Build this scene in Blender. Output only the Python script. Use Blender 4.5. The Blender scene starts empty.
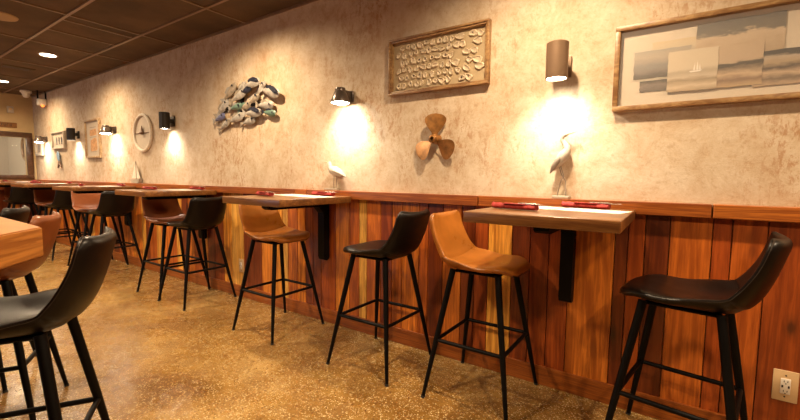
import bpy, bmesh, math, random
from mathutils import Vector, Matrix
C = bpy.context.scene
COL = C.collection
PI = math.pi
rnd = random.Random(7)

# ------------------------------------------------------------------ materials
def mat(name):
    m = bpy.data.materials.new(name); m.use_nodes = True
    nt = m.node_tree; nt.nodes.clear()
    out = nt.nodes.new('ShaderNodeOutputMaterial'); b = nt.nodes.new('ShaderNodeBsdfPrincipled')
    nt.links.new(b.outputs[0], out.inputs[0])
    return m, nt, b
def N(nt, t, **kw):
    n = nt.nodes.new(t)
    for k, v in kw.items(): setattr(n, k, v)
    return n
def coords(nt, scale=(1, 1, 1), kind='Object', loc=(0, 0, 0)):
    tc = N(nt, 'ShaderNodeTexCoord'); mp = N(nt, 'ShaderNodeMapping')
    mp.inputs['Scale'].default_value = scale; mp.inputs['Location'].default_value = loc
    nt.links.new(tc.outputs[kind], mp.inputs[0]); return mp.outputs[0]
def noise(nt, vec, scale, detail=4, rough=.55, dist=0):
    n = N(nt, 'ShaderNodeTexNoise'); n.inputs['Scale'].default_value = scale
    n.inputs['Detail'].default_value = detail; n.inputs['Roughness'].default_value = rough
    n.inputs['Distortion'].default_value = dist
    nt.links.new(vec, n.inputs['Vector']); return n.outputs['Fac']
def ramp(nt, fac, stops, interp='LINEAR'):
    r = N(nt, 'ShaderNodeValToRGB'); r.color_ramp.interpolation = interp
    e = r.color_ramp.elements
    while len(e) < len(stops): e.new(.5)
    for el, (p, c) in zip(e, stops):
        el.position = p; el.color = (*c, 1) if len(c) == 3 else c
    nt.links.new(fac, r.inputs[0]); return r.outputs[0]
def mix(nt, fac, a, b, mode='MIX'):
    m = N(nt, 'ShaderNodeMix', data_type='RGBA', blend_type=mode)
    for s, v in ((m.inputs[0], fac), (m.inputs[6], a), (m.inputs[7], b)):
        if hasattr(v, 'links'): nt.links.new(v, s)
        elif isinstance(v, (int, float)): s.default_value = v
        else: s.default_value = (*v, 1)
    return m.outputs[2]
def bump(nt, b, h, strength=.3, dist=.01):
    n = N(nt, 'ShaderNodeBump'); n.inputs['Strength'].default_value = strength; n.inputs['Distance'].default_value = dist
    nt.links.new(h, n.inputs['Height']); nt.links.new(n.outputs[0], b.inputs['Normal'])
def simple(name, col, rough=.5, metal=0, coat=0, var=.12, vs=30, bmp=0, spec=.5):
    m, nt, b = mat(name)
    v = coords(nt); f = noise(nt, v, vs, 4)
    lo = tuple(c * (1 - var) for c in col); hi = tuple(min(1, c * (1 + var)) for c in col)
    nt.links.new(ramp(nt, f, [(.3, lo), (.7, hi)]), b.inputs['Base Color'])
    b.inputs['Roughness'].default_value = rough; b.inputs['Metallic'].default_value = metal
    b.inputs['Coat Weight'].default_value = coat; b.inputs['Specular IOR Level'].default_value = spec
    if bmp: bump(nt, b, f, bmp, .002)
    return m
M = {}
def build_materials():
    # plaster
    m, nt, b = mat('plaster'); v = coords(nt)
    big = noise(nt, v, 1.1, 6, .6, .4); mid = noise(nt, v, 7.0, 9, .78, .3); fine = noise(nt, v, 34, 6, .7)
    vs_ = coords(nt, (6, 6, .7)); streak = noise(nt, vs_, 1.6, 6, .65)
    base = ramp(nt, mid, [(.34, (.46, .32, .195)), (.48, (.56, .44, .305)), (.62, (.63, .53, .40))])
    st = ramp(nt, big, [(.50, (0, 0, 0)), (.74, (1, 1, 1))])
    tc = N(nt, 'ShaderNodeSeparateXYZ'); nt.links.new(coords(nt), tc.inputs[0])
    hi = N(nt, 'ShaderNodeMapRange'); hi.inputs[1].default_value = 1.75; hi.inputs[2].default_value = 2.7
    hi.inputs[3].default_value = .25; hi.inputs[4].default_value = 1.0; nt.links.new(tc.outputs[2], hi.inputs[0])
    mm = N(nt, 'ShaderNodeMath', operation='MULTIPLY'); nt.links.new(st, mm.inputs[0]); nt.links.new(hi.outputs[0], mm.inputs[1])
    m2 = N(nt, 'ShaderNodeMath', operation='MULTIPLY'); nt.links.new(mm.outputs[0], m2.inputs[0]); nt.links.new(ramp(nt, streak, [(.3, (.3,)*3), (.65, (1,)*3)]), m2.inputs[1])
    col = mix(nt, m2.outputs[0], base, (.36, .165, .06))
    sv = coords(nt, (1.6, 1.6, .9)); patch = noise(nt, sv, 1.7, 5, .6); scr = noise(nt, coords(nt, (1, 1, .45)), 30, 8, .8, .2)
    ms = N(nt, 'ShaderNodeMath', operation='MULTIPLY'); nt.links.new(ramp(nt, patch, [(.46, (0,)*3), (.60, (1,)*3)]), ms.inputs[0]); nt.links.new(ramp(nt, scr, [(.50, (0,)*3), (.58, (.75,)*3)]), ms.inputs[1])
    col = mix(nt, ms.outputs[0], col, (.38, .19, .08))
    col = mix(nt, ramp(nt, fine, [(.55, (0,)*3), (.66, (.4,)*3)]), col, (.38, .24, .13))
    nt.links.new(col, b.inputs['Base Color']); b.inputs['Roughness'].default_value = .75
    bump(nt, b, mid, .35, .012); M['plaster'] = m
    M['back_paint'] = simple('back_paint', (.56, .40, .20), .7, vs=3)
    M['room_paint'] = simple('room_paint', (.28, .17, .09), .8, vs=3)
    # aggregate floor
    m, nt, b = mat('aggregate'); v = coords(nt)
    big = noise(nt, v, 1.1, 6, .7, .5); mid = noise(nt, v, 6, 5, .6)
    base = ramp(nt, big, [(.36, (.16, .074, .014)), (.52, (.31, .172, .045)), (.66, (.45, .29, .105))])
    base = mix(nt, ramp(nt, mid, [(.4, (0,)*3), (.7, (.6,)*3)]), base, (.15, .058, .009))
    def specks(scale, thr, colr, base, chance):
        vo = N(nt, 'ShaderNodeTexVoronoi'); vo.inputs['Scale'].default_value = scale; nt.links.new(v, vo.inputs['Vector'])
        sp = N(nt, 'ShaderNodeSeparateColor'); nt.links.new(vo.outputs['Color'], sp.inputs[0])
        a = N(nt, 'ShaderNodeMath', operation='LESS_THAN'); a.inputs[1].default_value = thr; nt.links.new(vo.outputs['Distance'], a.inputs[0])
        c = N(nt, 'ShaderNodeMath', operation='LESS_THAN'); c.inputs[1].default_value = chance; nt.links.new(sp.outputs[0], c.inputs[0])
        d = N(nt, 'ShaderNodeMath', operation='MULTIPLY'); nt.links.new(a.outputs[0], d.inputs[0]); nt.links.new(c.outputs[0], d.inputs[1])
        return mix(nt, d.outputs[0], base, colr)
    base = specks(125, .42, (.58, .42, .21), base, .34)
    base = specks(75, .34, (.60, .46, .24), base, .16)
    base = specks(140, .40, (.10, .045, .015), base, .22)
    base = specks(52, .28, (.12, .05, .02), base, .10)
    base = specks(110, .35, (.44, .19, .05), base, .12)
    nt.links.new(base, b.inputs['Base Color'])
    nt.links.new(ramp(nt, mid, [(.3, (.20,)*3), (.75, (.36,)*3)]), b.inputs['Roughness'])
    bump(nt, b, noise(nt, v, 60, 3), .08, .003); M['floor'] = m
    # ceiling tiles
    m, nt, b = mat('ceiling_tile'); v = coords(nt)
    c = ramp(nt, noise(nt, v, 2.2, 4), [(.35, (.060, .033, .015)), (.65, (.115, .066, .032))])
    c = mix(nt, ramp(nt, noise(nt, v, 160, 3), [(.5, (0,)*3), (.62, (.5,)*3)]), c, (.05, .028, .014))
    nt.links.new(c, b.inputs['Base Color']); b.inputs['Roughness'].default_value = .85; M['ceiling'] = m
    M['tbar'] = simple('tbar', (.20, .125, .07), .4)
    # planks: colour attribute: r = tone, g = random shift, b = knottiness
    def wood(name, stops, rough=.38, coat=.15, gscale=(9, 9, .55), attr=True, dark=.5):
        m, nt, b = mat(name)
        if attr:
            at = N(nt, 'ShaderNodeAttribute', attribute_name='tone'); sp = N(nt, 'ShaderNodeSeparateColor'); nt.links.new(at.outputs['Color'], sp.inputs[0])
            tc = N(nt, 'ShaderNodeTexCoord'); ad = N(nt, 'ShaderNodeVectorMath', operation='ADD'); sc = N(nt, 'ShaderNodeVectorMath', operation='SCALE')
            cb = N(nt, 'ShaderNodeCombineXYZ'); nt.links.new(sp.outputs[1], cb.inputs[0]); nt.links.new(sp.outputs[1], cb.inputs[2])
            nt.links.new(cb.outputs[0], sc.inputs[0]); sc.inputs['Scale'].default_value = 37
            nt.links.new(tc.outputs['Object'], ad.inputs[0]); nt.links.new(sc.outputs[0], ad.inputs[1])
            mp = N(nt, 'ShaderNodeMapping'); mp.inputs['Scale'].default_value = gscale; nt.links.new(ad.outputs[0], mp.inputs[0]); v = mp.outputs[0]; raw = ad.outputs[0]
            tone = ramp(nt, sp.outputs[0], stops)
        else:
            v = coords(nt, gscale); raw = coords(nt)
            tone = ramp(nt, noise(nt, v, .8, 2), stops)
        g1 = noise(nt, v, 1.3, 6, .62, 2.2); g2 = noise(nt, v, 7, 5, .65, .5)
        col = mix(nt, ramp(nt, g1, [(.38, (.75,)*3), (.52, (.12,)*3), (.6, (0,)*3)]), tone, mix(nt, 1, tone, (.36, .24, .18), 'MULTIPLY'))
        col = mix(nt, ramp(nt, g2, [(.42, (.6,)*3), (.56, (0,)*3)]), col, mix(nt, 1, tone, (.45, .33, .26), 'MULTIPLY'))
        if attr:
            mk = N(nt, 'ShaderNodeMapping'); mk.inputs['Scale'].default_value = (7.5, 7.5, 3.6); nt.links.new(raw, mk.inputs[0])
            vo = N(nt, 'ShaderNodeTexVoronoi'); vo.inputs['Scale'].default_value = 1; nt.links.new(mk.outputs[0], vo.inputs['Vector'])
            kn = ramp(nt, vo.outputs['Distance'], [(.06, (1,)*3), (.13, (.45,)*3), (.26, (0,)*3)])
            kk = N(nt, 'ShaderNodeMath', operation='MULTIPLY'); nt.links.new(kn, kk.inputs[0]); nt.links.new(sp.outputs[2], kk.inputs[1])
            col = mix(nt, kk.outputs[0], col, (.035, .010, .004))
        nt.links.new(col, b.inputs['Base Color']); b.inputs['Roughness'].default_value = rough; b.inputs['Coat Weight'].default_value = coat
        b.inputs['Coat Roughness'].default_value = .3
        bump(nt, b, g1, .12, .004); return m
    M['plank'] = wood('plank', [(0, (.13, .024, .004)), (.25, (.44, .085, .010)), (.5, (.78, .235, .024)), (.75, (.92, .40, .045)), (1, (.88, .48, .095))])
    M['rail'] = wood('rail', [(0, (.30, .075, .010)), (.5, (.50, .15, .018)), (1, (.68, .28, .045))], gscale=(.8, 9, 22))
    M['table_wood'] = wood('table_wood', [(.3, (.17, .066, .016)), (.7, (.31, .135, .038))], .30, .3, (.7, 9, 12), attr=False)
    M['butcher'] = wood('butcher', [(.3, (.42, .155, .030)), (.7, (.58, .25, .055))], .32, .3, (.7, .7, 14), attr=False)
    M['frame_wood'] = wood('frame_wood', [(.3, (.33, .19, .075)), (.7, (.45, .28, .12))], .4, .1, (3, 9, 9), attr=False)
    M['pale_wood'] = wood('pale_wood', [(.3, (.56, .40, .22)), (.7, (.64, .48, .28))], .4, .1, (3, 9, 3), attr=False)
    M['dark_wood'] = wood('dark_wood', [(.3, (.075, .03, .010)), (.7, (.13, .055, .02))], .4, .1, (3, 9, 9), attr=False)
    def leather(name, col, rough):
        m, nt, b = mat(name); v = coords(nt)
        vo = N(nt, 'ShaderNodeTexVoronoi'); vo.inputs['Scale'].default_value = 260; nt.links.new(v, vo.inputs['Vector'])
        f = noise(nt, v, 9, 4)
        nt.links.new(ramp(nt, f, [(.3, tuple(c*.8 for c in col)), (.7, tuple(c*1.15 for c in col))]), b.inputs['Base Color'])
        nt.links.new(ramp(nt, f, [(.3, (rough,)*3), (.7, (rough+.1,)*3)]), b.inputs['Roughness'])
        b.inputs['Coat Weight'].default_value = .14; b.inputs['Specular IOR Level'].default_value = .4; b.inputs['Coat Roughness'].default_value = .22
        bump(nt, b, vo.outputs['Distance'], .10, .0008); return m
    M['tan'] = leather('tan_leather', (.36, .120, .016), .27)
    M['brown'] = leather('brown_leather', (.20, .055, .014), .3)
    M['tan_seam'] = leather('tan_seam', (.22, .07, .014), .5)
    M['black'] = leather('black_leather', (.006, .0035, .0025), .30)
    bb = M['black'].node_tree.nodes['Principled BSDF']; bb.inputs['Specular IOR Level'].default_value = .18; bb.inputs['Coat Weight'].default_value = .05
    M['black_seam'] = leather('black_seam', (.03, .02, .014), .4)
    M['steel'] = simple('black_steel', (.0022, .0016, .0013), .5, 0, spec=.14)
    M['cap'] = simple('rubber_cap', (.02, .018, .016), .7)
    M['bronze'] = simple('lamp_bronze', (.20, .125, .075), .45, .35, vs=6)
    M['nickel'] = simple('lamp_nickel', (.12, .092, .075), .32, .45, vs=6)
    M['darklamp'] = simple('lamp_dark', (.025, .018, .013), .4, .4)
    M['copper'] = simple('aged_copper', (.30, .135, .036), .42, .45, var=.4, vs=22, bmp=.3)
    M['whitewood'] = simple('white_wood', (.40, .34, .26), .6, var=.15, vs=40, bmp=.2)
    M['greywing'] = simple('grey_wing', (.22, .17, .13), .6, var=.3)
    M['paper'] = simple('paper', (.72, .66, .58), .6, var=.02)
    M['red'] = simple('red_cloth', (.30, .016, .010), .75, var=.25, vs=60, bmp=.3)
    M['cutlery'] = simple('cutlery', (.7, .66, .6), .2, .95)
    M['cream_plate'] = simple('cream_plate', (.62, .42, .22), .4, var=.05)
    M['white_plastic'] = simple('white_plastic', (.75, .68, .58), .4, var=.03)
    M['slot'] = simple('slot_dark', (.02, .012, .008), .5)
    M['mat_board'] = simple('mat_board', (.54, .46, .36), .8, var=.03)
    M['linen'] = simple('linen', (.42, .32, .19), .85, var=.06, vs=120)
    M['shell'] = simple('oyster_shell', (.56, .45, .31), .5, var=.22, vs=38, bmp=.5)
    M['shell_spot'] = simple('shell_spot', (.05, .035, .03), .5)
    for n, c in (('fish_white', (.36, .33, .29)), ('fish_dark', (.018, .02, .035)), ('fish_green', (.12, .20, .155)), ('fish_blue', (.13, .14, .25)), ('fish_tan', (.30, .245, .18))):
        M[n] = simple(n, c, .45, .1, var=.35, vs=26, bmp=.4)
    M['white_frame'] = simple('white_frame', (.50, .44, .35), .5, var=.04)
    M['light_print'] = simple('light_print', (.60, .50, .38), .7, var=.05)
    M['orange_patch'] = simple('orange_patch', (.56, .30, .13), .7, var=.3, vs=30)
    M['blue_paint'] = simple('blue_paint', (.22, .34, .48), .5, var=.3)
    M['brown_paint'] = simple('brown_paint', (.16, .09, .05), .5, var=.3)
    M['sail'] = simple('sail_white', (.72, .64, .52), .7)
    M['sign_wood'] = simple('sign_wood', (.24, .10, .025), .6, var=.2)
    M['slotgrey'] = simple('vent_grey', (.035, .022, .014), .6)
    M['speaker'] = simple('speaker_cover', (.36, .25, .15), .7, var=.05)
    def emis(name, col, s):
        m, nt, b = mat(name); b.inputs['Base Color'].default_value = (*col, 1)
        b.inputs['Emission Color'].default_value = (*col, 1); b.inputs['Emission Strength'].default_value = s; return m
    M['lens'] = emis('lamp_lens', (1, .88, .70), 45)
    M['lens_down'] = emis('downlight_lens', (1, .84, .60), 7)
    M['amber'] = emis('amber_lamp', (1, .22, .04), 1.2)
    m, nt, b = mat('pane'); b.inputs['Base Color'].default_value = (.9, .9, .9, 1); b.inputs['Roughness'].default_value = .03
    b.inputs['Alpha'].default_value = .05; M['glass'] = m
    # photograph prints
    def print_mat(name, stops, zs=1.0, blotch=None, seed=0):
        m, nt, b = mat(name)
        v = coords(nt, (7, 7, 20), loc=(seed, 0, 0)); n = noise(nt, v, 2.2, 7, .65, .4)
        sp = N(nt, 'ShaderNodeSeparateXYZ'); nt.links.new(coords(nt, kind='Generated'), sp.inputs[0])
        ad = N(nt, 'ShaderNodeMath', operation='MULTIPLY_ADD'); nt.links.new(n, ad.inputs[0]); ad.inputs[1].default_value = zs; nt.links.new(sp.outputs[2], ad.inputs[2])
        sb = N(nt, 'ShaderNodeMath', operation='SUBTRACT'); nt.links.new(ad.outputs[0], sb.inputs[0]); sb.inputs[1].default_value = zs * .5
        stops = [(p, tuple((q**1.3)*1.0 if q > .25 else q*.6 for q in c)) for p, c in stops]
        nt.links.new(ramp(nt, sb.outputs[0], stops), b.inputs['Base Color']); b.inputs['Roughness'].default_value = .5; return m
    M['print_greysky'] = print_mat('print_greysky', [(0, (.13, .11, .09)), (.14, (.16, .14, .12)), (.22, (.27, .25, .22)), (.45, (.30, .28, .26)), (.75, (.46, .40, .33)), (1, (.40, .37, .32))], .35)
    M['print_sea'] = print_mat('print_sea', [(0, (.42, .33, .23)), (.12, (.60, .50, .38)), (.26, (.36, .29, .20)), (.34, (.56, .48, .38)), (.46, (.46, .40, .31)), (.55, (.60, .52, .41)), (1, (.60, .52, .41))], .18, seed=3)
    M['print_shore'] = print_mat('print_shore', [(0, (.50, .38, .25)), (.18, (.28, .19, .11)), (.30, (.56, .44, .31)), (.50, (.10, .07, .045)), (.56, (.09, .07, .05)), (.60, (.50, .40, .30)), (1, (.52, .42, .31))], .22, seed=6)
    M['print_cloud'] = print_mat('print_cloud', [(0, (.40, .31, .22)), (.35, (.52, .42, .31)), (.58, (.56, .46, .35)), (.68, (.24, .21, .17)), (1, (.19, .17, .15))], .75, seed=9)
    M['print_rocks'] = print_mat('print_rocks', [(0, (.50, .38, .26)), (.2, (.22, .14, .08)), (.34, (.54, .42, .30)), (.5, (.10, .06, .035)), (.66, (.42, .33, .24)), (.8, (.46, .39, .31)), (.86, (.07, .06, .05)), (1, (.06, .05, .045))], .3, seed=12)
    M['print_dark'] = print_mat('print_dark', [(0, (.12, .10, .08)), (.5, (.26, .22, .18)), (.9, (.11, .09, .07)), (1, (.08, .07, .06))], .9, seed=15)
    M['print_pale'] = print_mat('print_pale', [(0, (.48, .42, .34)), (.4, (.58, .50, .38)), (1, (.60, .50, .36))], .4, seed=18)
build_materials()

# ------------------------------------------------------------------ mesh helpers
def obj(name, bm, m, parent=None, smooth=True, loc=None, recalc=True):
    if recalc: bmesh.ops.recalc_face_normals(bm, faces=bm.faces)
    me = bpy.data.meshes.new(name); bm.to_mesh(me); bm.free()
    o = bpy.data.objects.new(name, me); COL.objects.link(o)
    if m: me.materials.append(M[m] if isinstance(m, str) else m)
    if smooth:
        me.polygons.foreach_set('use_smooth', [True] * len(me.polygons))
        try: me.set_sharp_from_angle(angle=math.radians(38))
        except Exception: pass
    if parent: o.parent = parent
    if loc: o.location = loc
    return o
def tag(o, label=None, cat=None, group=None, kind=None):
    for k, v in (('label', label), ('category', cat), ('group', group), ('kind', kind)):
        if v: o[k] = v
    return o
def empty(name, loc, rz=0, label=None, cat=None, group=None):
    o = bpy.data.objects.new(name, None); COL.objects.link(o); o.location = loc; o.rotation_euler = (0, 0, rz)
    o.empty_display_size = .1
    return tag(o, label, cat, group)
def copy_tree(o, parent=None):
    c = o.copy(); COL.objects.link(c)
    if parent: c.parent = parent
    for ch in list(o.children): copy_tree(ch, c)
    return c
def BM(): return bmesh.new()
def box(bm, x0, x1, y0, y1, z0, z1, bev=0, seg=2):
    r = bmesh.ops.create_cube(bm, size=1, matrix=Matrix.Translation(((x0+x1)/2, (y0+y1)/2, (z0+z1)/2)) @ Matrix.Diagonal((x1-x0, y1-y0, z1-z0, 1)))
    vs = r['verts']
    if bev:
        es = list({e for v in vs for e in v.link_edges})
        bmesh.ops.bevel(bm, geom=es, offset=bev, segments=seg, affect='EDGES', profile=.5)
    return vs
def tube(bm, pts, rad, seg=12, cap=True):
    pts = [Vector(p) for p in pts]; n = len(pts)
    if not hasattr(rad, '__len__'): rad = [rad] * n
    rings = []; prev = None
    for i, p in enumerate(pts):
        t = (pts[min(i+1, n-1)] - pts[max(i-1, 0)]).normalized()
        if prev is None:
            a = Vector((0, 0, 1)) if abs(t.z) < .9 else Vector((1, 0, 0)); s = t.cross(a).normalized()
        else: s = (prev - t * prev.dot(t)).normalized()
        prev = s; u = t.cross(s)
        rings.append([bm.verts.new(p + (s*math.cos(2*PI*k/seg) + u*math.sin(2*PI*k/seg)) * rad[i]) for k in range(seg)])
    for a, b in zip(rings, rings[1:]):
        for k in range(seg): bm.faces.new((a[k], a[(k+1) % seg], b[(k+1) % seg], b[k]))
    if cap: bm.faces.new(rings[0][::-1]); bm.faces.new(rings[-1])
def lathe(bm, prof, seg=32, c=(0, 0, 0), cap0=True, cap1=True):
    rings = [[bm.verts.new((c[0] + r*math.cos(2*PI*k/seg), c[1] + r*math.sin(2*PI*k/seg), c[2] + z)) for k in range(seg)] for r, z in prof]
    for a, b in zip(rings, rings[1:]):
        for k in range(seg): bm.faces.new((a[k], a[(k+1) % seg], b[(k+1) % seg], b[k]))
    if cap0: bm.faces.new(rings[0][::-1])
    if cap1: bm.faces.new(rings[-1])
def prism(bm, poly, fn, d0, d1):
    """poly of (a,b); fn(a,b,d)->xyz ; extruded from depth d0 to d1"""
    a = [bm.verts.new(fn(x, y, d0)) for x, y in poly]; b = [bm.verts.new(fn(x, y, d1)) for x, y in poly]
    n = len(poly)
    bm.faces.new(a); bm.faces.new(b[::-1])
    for k in range(n): bm.faces.new((a[k], a[(k+1) % n], b[(k+1) % n], b[k]))
def torus(bm, fn, R, r, seg=40, ms=10, sx=1, sz=1, flat=1):
    rings = []
    for i in range(seg):
        a = 2*PI*i/seg; ring = []
        for j in range(ms):
            b = 2*PI*j/ms; rr = R + r*math.cos(b)
            ring.append(bm.verts.new(fn(rr*math.cos(a)*sx, rr*math.sin(a)*sz, r*math.sin(b)*flat)))
        rings.append(ring)
    for i in range(seg):
        for j in range(ms):
            bm.faces.new((rings[i][j], rings[(i+1) % seg][j], rings[(i+1) % seg][(j+1) % ms], rings[i][(j+1) % ms]))
def ellipsoid(bm, c, r, rot=(0, 0, 0), u=16, v=10):
    from mathutils import Euler
    m = Matrix.Translation(c) @ Euler(rot).to_matrix().to_4x4() @ Matrix.Diagonal((*r, 1))
    bmesh.ops.create_uvsphere(bm, u_segments=u, v_segments=v, radius=1, matrix=m)

WY = 2.40      # long wall surface
XB = -10.1     # back wall surface
ZC = 2.68

# ------------------------------------------------------------------ room shell
bm = BM(); box(bm, XB-3, 3.6, -5.2, WY+.15, -.12, 0); tag(obj('floor', bm, 'floor', smooth=False), kind='structure')
bm = BM(); box(bm, XB-3, 3.6, -5.2, WY+.35, ZC, ZC+.12); tag(obj('ceiling', bm, 'ceiling', smooth=False), kind='structure')
bm = BM(); box(bm, XB-.12, 3.6, WY, WY+.15, 0, ZC); tag(obj('wall_right', bm, 'plaster', smooth=False), kind='structure')
bm = BM(); box(bm, 3.5, 3.62, -5.2, WY, 0, ZC); tag(obj('wall_near', bm, 'room_paint', smooth=False), kind='structure')
bm = BM(); box(bm, XB-.1, 3.6, -5.2, -5.08, 0, ZC); tag(obj('wall_left', bm, 'room_paint', smooth=False), kind='structure')
# back wall with the window opening
wy0, wy1, wz0, wz1 = 1.25, 2.27, 1.20, 1.90
bm = BM()
box(bm, XB-.12, XB, -5.2, wy0, 0, ZC); box(bm, XB-.12, XB, wy1, WY, 0, ZC)
box(bm, XB-.12, XB, wy0, wy1, 0, wz0); box(bm, XB-.12, XB, wy0, wy1, wz1, ZC)
tag(obj('wall_back', bm, 'back_paint', smooth=False), kind='structure')
# adjoining room beyond the window
bm = BM(); box(bm, XB-3, XB-2.9, -1, WY+.3, 0, ZC); box(bm, XB-3, XB-.13, WY+.2, WY+.3, 0, ZC); box(bm, XB-3, XB-.13, -1.1, -1, 0, ZC)
tag(obj('wall_beyond', bm, M['white_frame'], smooth=False), kind='structure')
bm = BM()
for y0, y1, z0, z1 in ((wy0-.09, wy1+.09, wz1, wz1+.09), (wy0-.09, wy1+.09, wz0-.08, wz0), (wy0-.09, wy0, wz0, wz1), (wy1, wy1+.09, wz0, wz1)):
    box(bm, XB-.02, XB+.04, y0, y1, z0, z1, .006)
win = tag(obj('window_1', bm, 'dark_wood'), kind='structure')
bm = BM(); box(bm, XB-.07, XB-.062, wy0, wy1, wz0, wz1); obj('pane', bm, 'glass', win, smooth=False)

# ceiling grid bars
bm = BM()
for y in (2.0, 1.39, .78, .17, -.44, -1.05, -1.66, -2.27, -2.88, -3.49, -4.1):
    box(bm, XB, 3.5, y-.012, y+.012, ZC-.012, ZC+.002)
x = -4.65
xs = []
while x > XB: xs.append(x); x -= 1.215
x = -4.65 + 1.215
while x < 3.4: xs.append(x); x += 1.215
for x in xs: box(bm, x-.011, x+.011, -5.08, WY, ZC-.010, ZC+.002)
box(bm, -4.83, -4.81, 1.39, 2.0, ZC-.010, ZC+.002); box(bm, -5.27, -5.25, 1.39, 2.0, ZC-.010, ZC+.002)
tag(obj('trim_1', bm, 'tbar', smooth=False), kind='structure')

# vertical plank wainscot
def plank_run(name, edges, mk, z0, z1):
    bm = BM(); cl = bm.loops.layers.color.new('tone')
    for (a, b, tone, kn) in edges:
        g = .0022; n0 = len(bm.faces)
        before = set(bm.faces)
        mk(bm, a+g, b-g, z0, z1)
        c = (tone, rnd.random(), kn, 1)
        for f in bm.faces:
            if f not in before:
                for l in f.loops: l[cl] = c
    return tag(obj(name, bm, 'plank', smooth=False), kind='structure')
E = [(3.5, 0), (.845, .40)]
known = [(.70, .364, .36, .9), (.364, .241, .52, .6), (.241, .170, .46, .5), (.170, .003, .56, .2), (.003, -.101, .13, .4), (-.101, -.176, .47, .3), (-.176, -.236, .22, 1),
 (-.236, -.462, .66, .5), (-.462, -.572, .45, .8), (-.572, -.680, .36, .4), (-.680, -.790, .30, .3), (-.790, -.943, .86, .1), (-.943, -1.035, .42, .2), (-1.035, -1.13, .26, .4),
 (-1.13, -1.268, .62, .2), (-1.268, -1.384, .30, .8), (-1.384, -1.457, .52, .5), (-1.457, -1.60, .66, 1), (-1.60, -1.691, .60, .8), (-1.691, -1.796, .38, .3), (-1.796, -1.932, .60, .3),
 (-1.932, -2.008, .95, 0), (-2.008, -2.112, .55, .3), (-2.112, -2.259, .72, .2), (-2.259, -2.427, .50, .4), (-2.427, -2.524, .30, .6), (-2.524, -2.62, .34, .8), (-2.62, -2.72, .70, .2),
 (-2.72, -2.847, .60, .2), (-2.847, -2.916, .98, 0), (-2.916, -3.06, .80, .1), (-3.06, -3.229, .72, .2), (-3.229, -3.51, .28, .3), (-3.51, -3.715, .92, .1), (-3.715, -3.86, .80, .2), (-3.86, -4.027, .34, .4)]
pl = []
x = 3.4
while x > .70:
    w = rnd.uniform(.08, .2); x2 = max(.70, x-w); pl.append((x2, x, rnd.choice((.3, .45, .55, .65)), rnd.random())); x = x2
for a, b, t, k in known: pl.append((b, a, min(1, t+.07), k))
x = -4.027
while x > XB+.02:
    w = rnd.uniform(.08, .2); x2 = max(XB+.02, x-w)
    if x2 - XB < .06: x2 = XB+.02
    pl.append((x2, x, rnd.choice((.3, .45, .6, .7, .8, .95)), rnd.random())); x = x2
plank_run('trim_2', pl, lambda bm, a, b, z0, z1: box(bm, a, b, 2.378, WY, z0, z1, .0015, 1), .10, 1.06)
pl = []; y = WY-.02
while y > -5.0:
    w = rnd.uniform(.09, .18); pl.append((y-w, y, rnd.choice((.3, .5, .6, .8)), rnd.random())); y -= w
plank_run('trim_3', pl, lambda bm, a, b, z0, z1: box(bm, XB, XB+.022, a, b, z0, z1, .0015, 1), .10, 1.02)
# cap rail in lengths, baseboard
rl = [(.16, 3.4, .72, .1), (-1.0, .158, .55, .1), (-2.55, -1.002, .50, .2), (-2.70, -2.552, .75, 0), (-4.1, -2.702, .42, .2), (-6.3, -4.102, .55, .1), (-8.2, -6.302, .45, .1), (XB+.05, -8.202, .5, .1)]
def rail(bm, a, b, z0, z1): box(bm, a, b, 2.33, WY, z0, z1, .003)
o = plank_run('trim_4', rl, rail, 1.052, 1.116); o.data.materials[0] = M['rail']
o = plank_run('baseboard_right', [(-2.2, 3.4, .42, .3), (-5.2, -2.2, .5, .2), (XB+.05, -5.2, .5, .2)], lambda bm, a, b, z0, z1: box(bm, a, b, 2.366, WY, z0, z1, .003), 0.0, .114); o.data.materials[0] = M['rail']
o = plank_run('trim_5', [(-5.0, 2.33, .5, .1)], lambda bm, a, b, z0, z1: box(bm, XB, XB+.06, a, b, z0, z1, .003), 1.02, 1.085); o.data.materials[0] = M['rail']
bm = BM(); box(bm, XB+.002, 3.5, WY-.012, WY+.0, ZC-.022, ZC); tag(obj('trim_6', bm, 'tbar', smooth=False), kind='structure')

# ------------------------------------------------------------------ bar stool (faces +x, feet on z=0)
import bisect
PROF = [(.218, .722), (.216, .736), (.198, .747), (.155, .754), (.08, .749), (-.01, .737), (-.085, .729), (-.140, .734), (-.186, .757), (-.219, .802), (-.244, .864), (-.262, .925), (-.277, .980), (-.287, 1.018)]
def catmull(P, t):
    n = len(P)-1; i = min(int(t), n-1); f = t-i
    p0 = P[max(i-1, 0)]; p1 = P[i]; p2 = P[i+1]; p3 = P[min(i+2, n)]
    return tuple(.5*((2*b)+(-a+c)*f+(2*a-5*b+4*c-d)*f*f+(-a+3*b-3*c+d)*f**3) for a, b, c, d in zip(p0, p1, p2, p3))
DENSE = [Vector((catmull(PROF, i*(len(PROF)-1)/400)[0], 0, catmull(PROF, i*(len(PROF)-1)/400)[1])) for i in range(401)]
ARC = [0]
for a, b in zip(DENSE, DENSE[1:]): ARC.append(ARC[-1] + (b-a).length)
LEN = ARC[-1]
def prof(s):
    s = max(0, min(LEN, s)); i = min(bisect.bisect_left(ARC, s), 400); i = max(i, 1)
    f = (s-ARC[i-1])/max(1e-9, ARC[i]-ARC[i-1]); p = DENSE[i-1].lerp(DENSE[i], f)
    j0 = max(0, i-4); j1 = min(400, i+4); t = (DENSE[j1]-DENSE[j0]).normalized()
    n = Vector((t.z, 0, -t.x))      # pointing up / forward (sitting side)
    if n.z < 0 and s < LEN*.6: n = -n
    return p, n
SB = next(ARC[i] for i in range(401) if DENSE[i].x < -.178 and DENSE[i].z > .74)   # seam between seat and back
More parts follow.
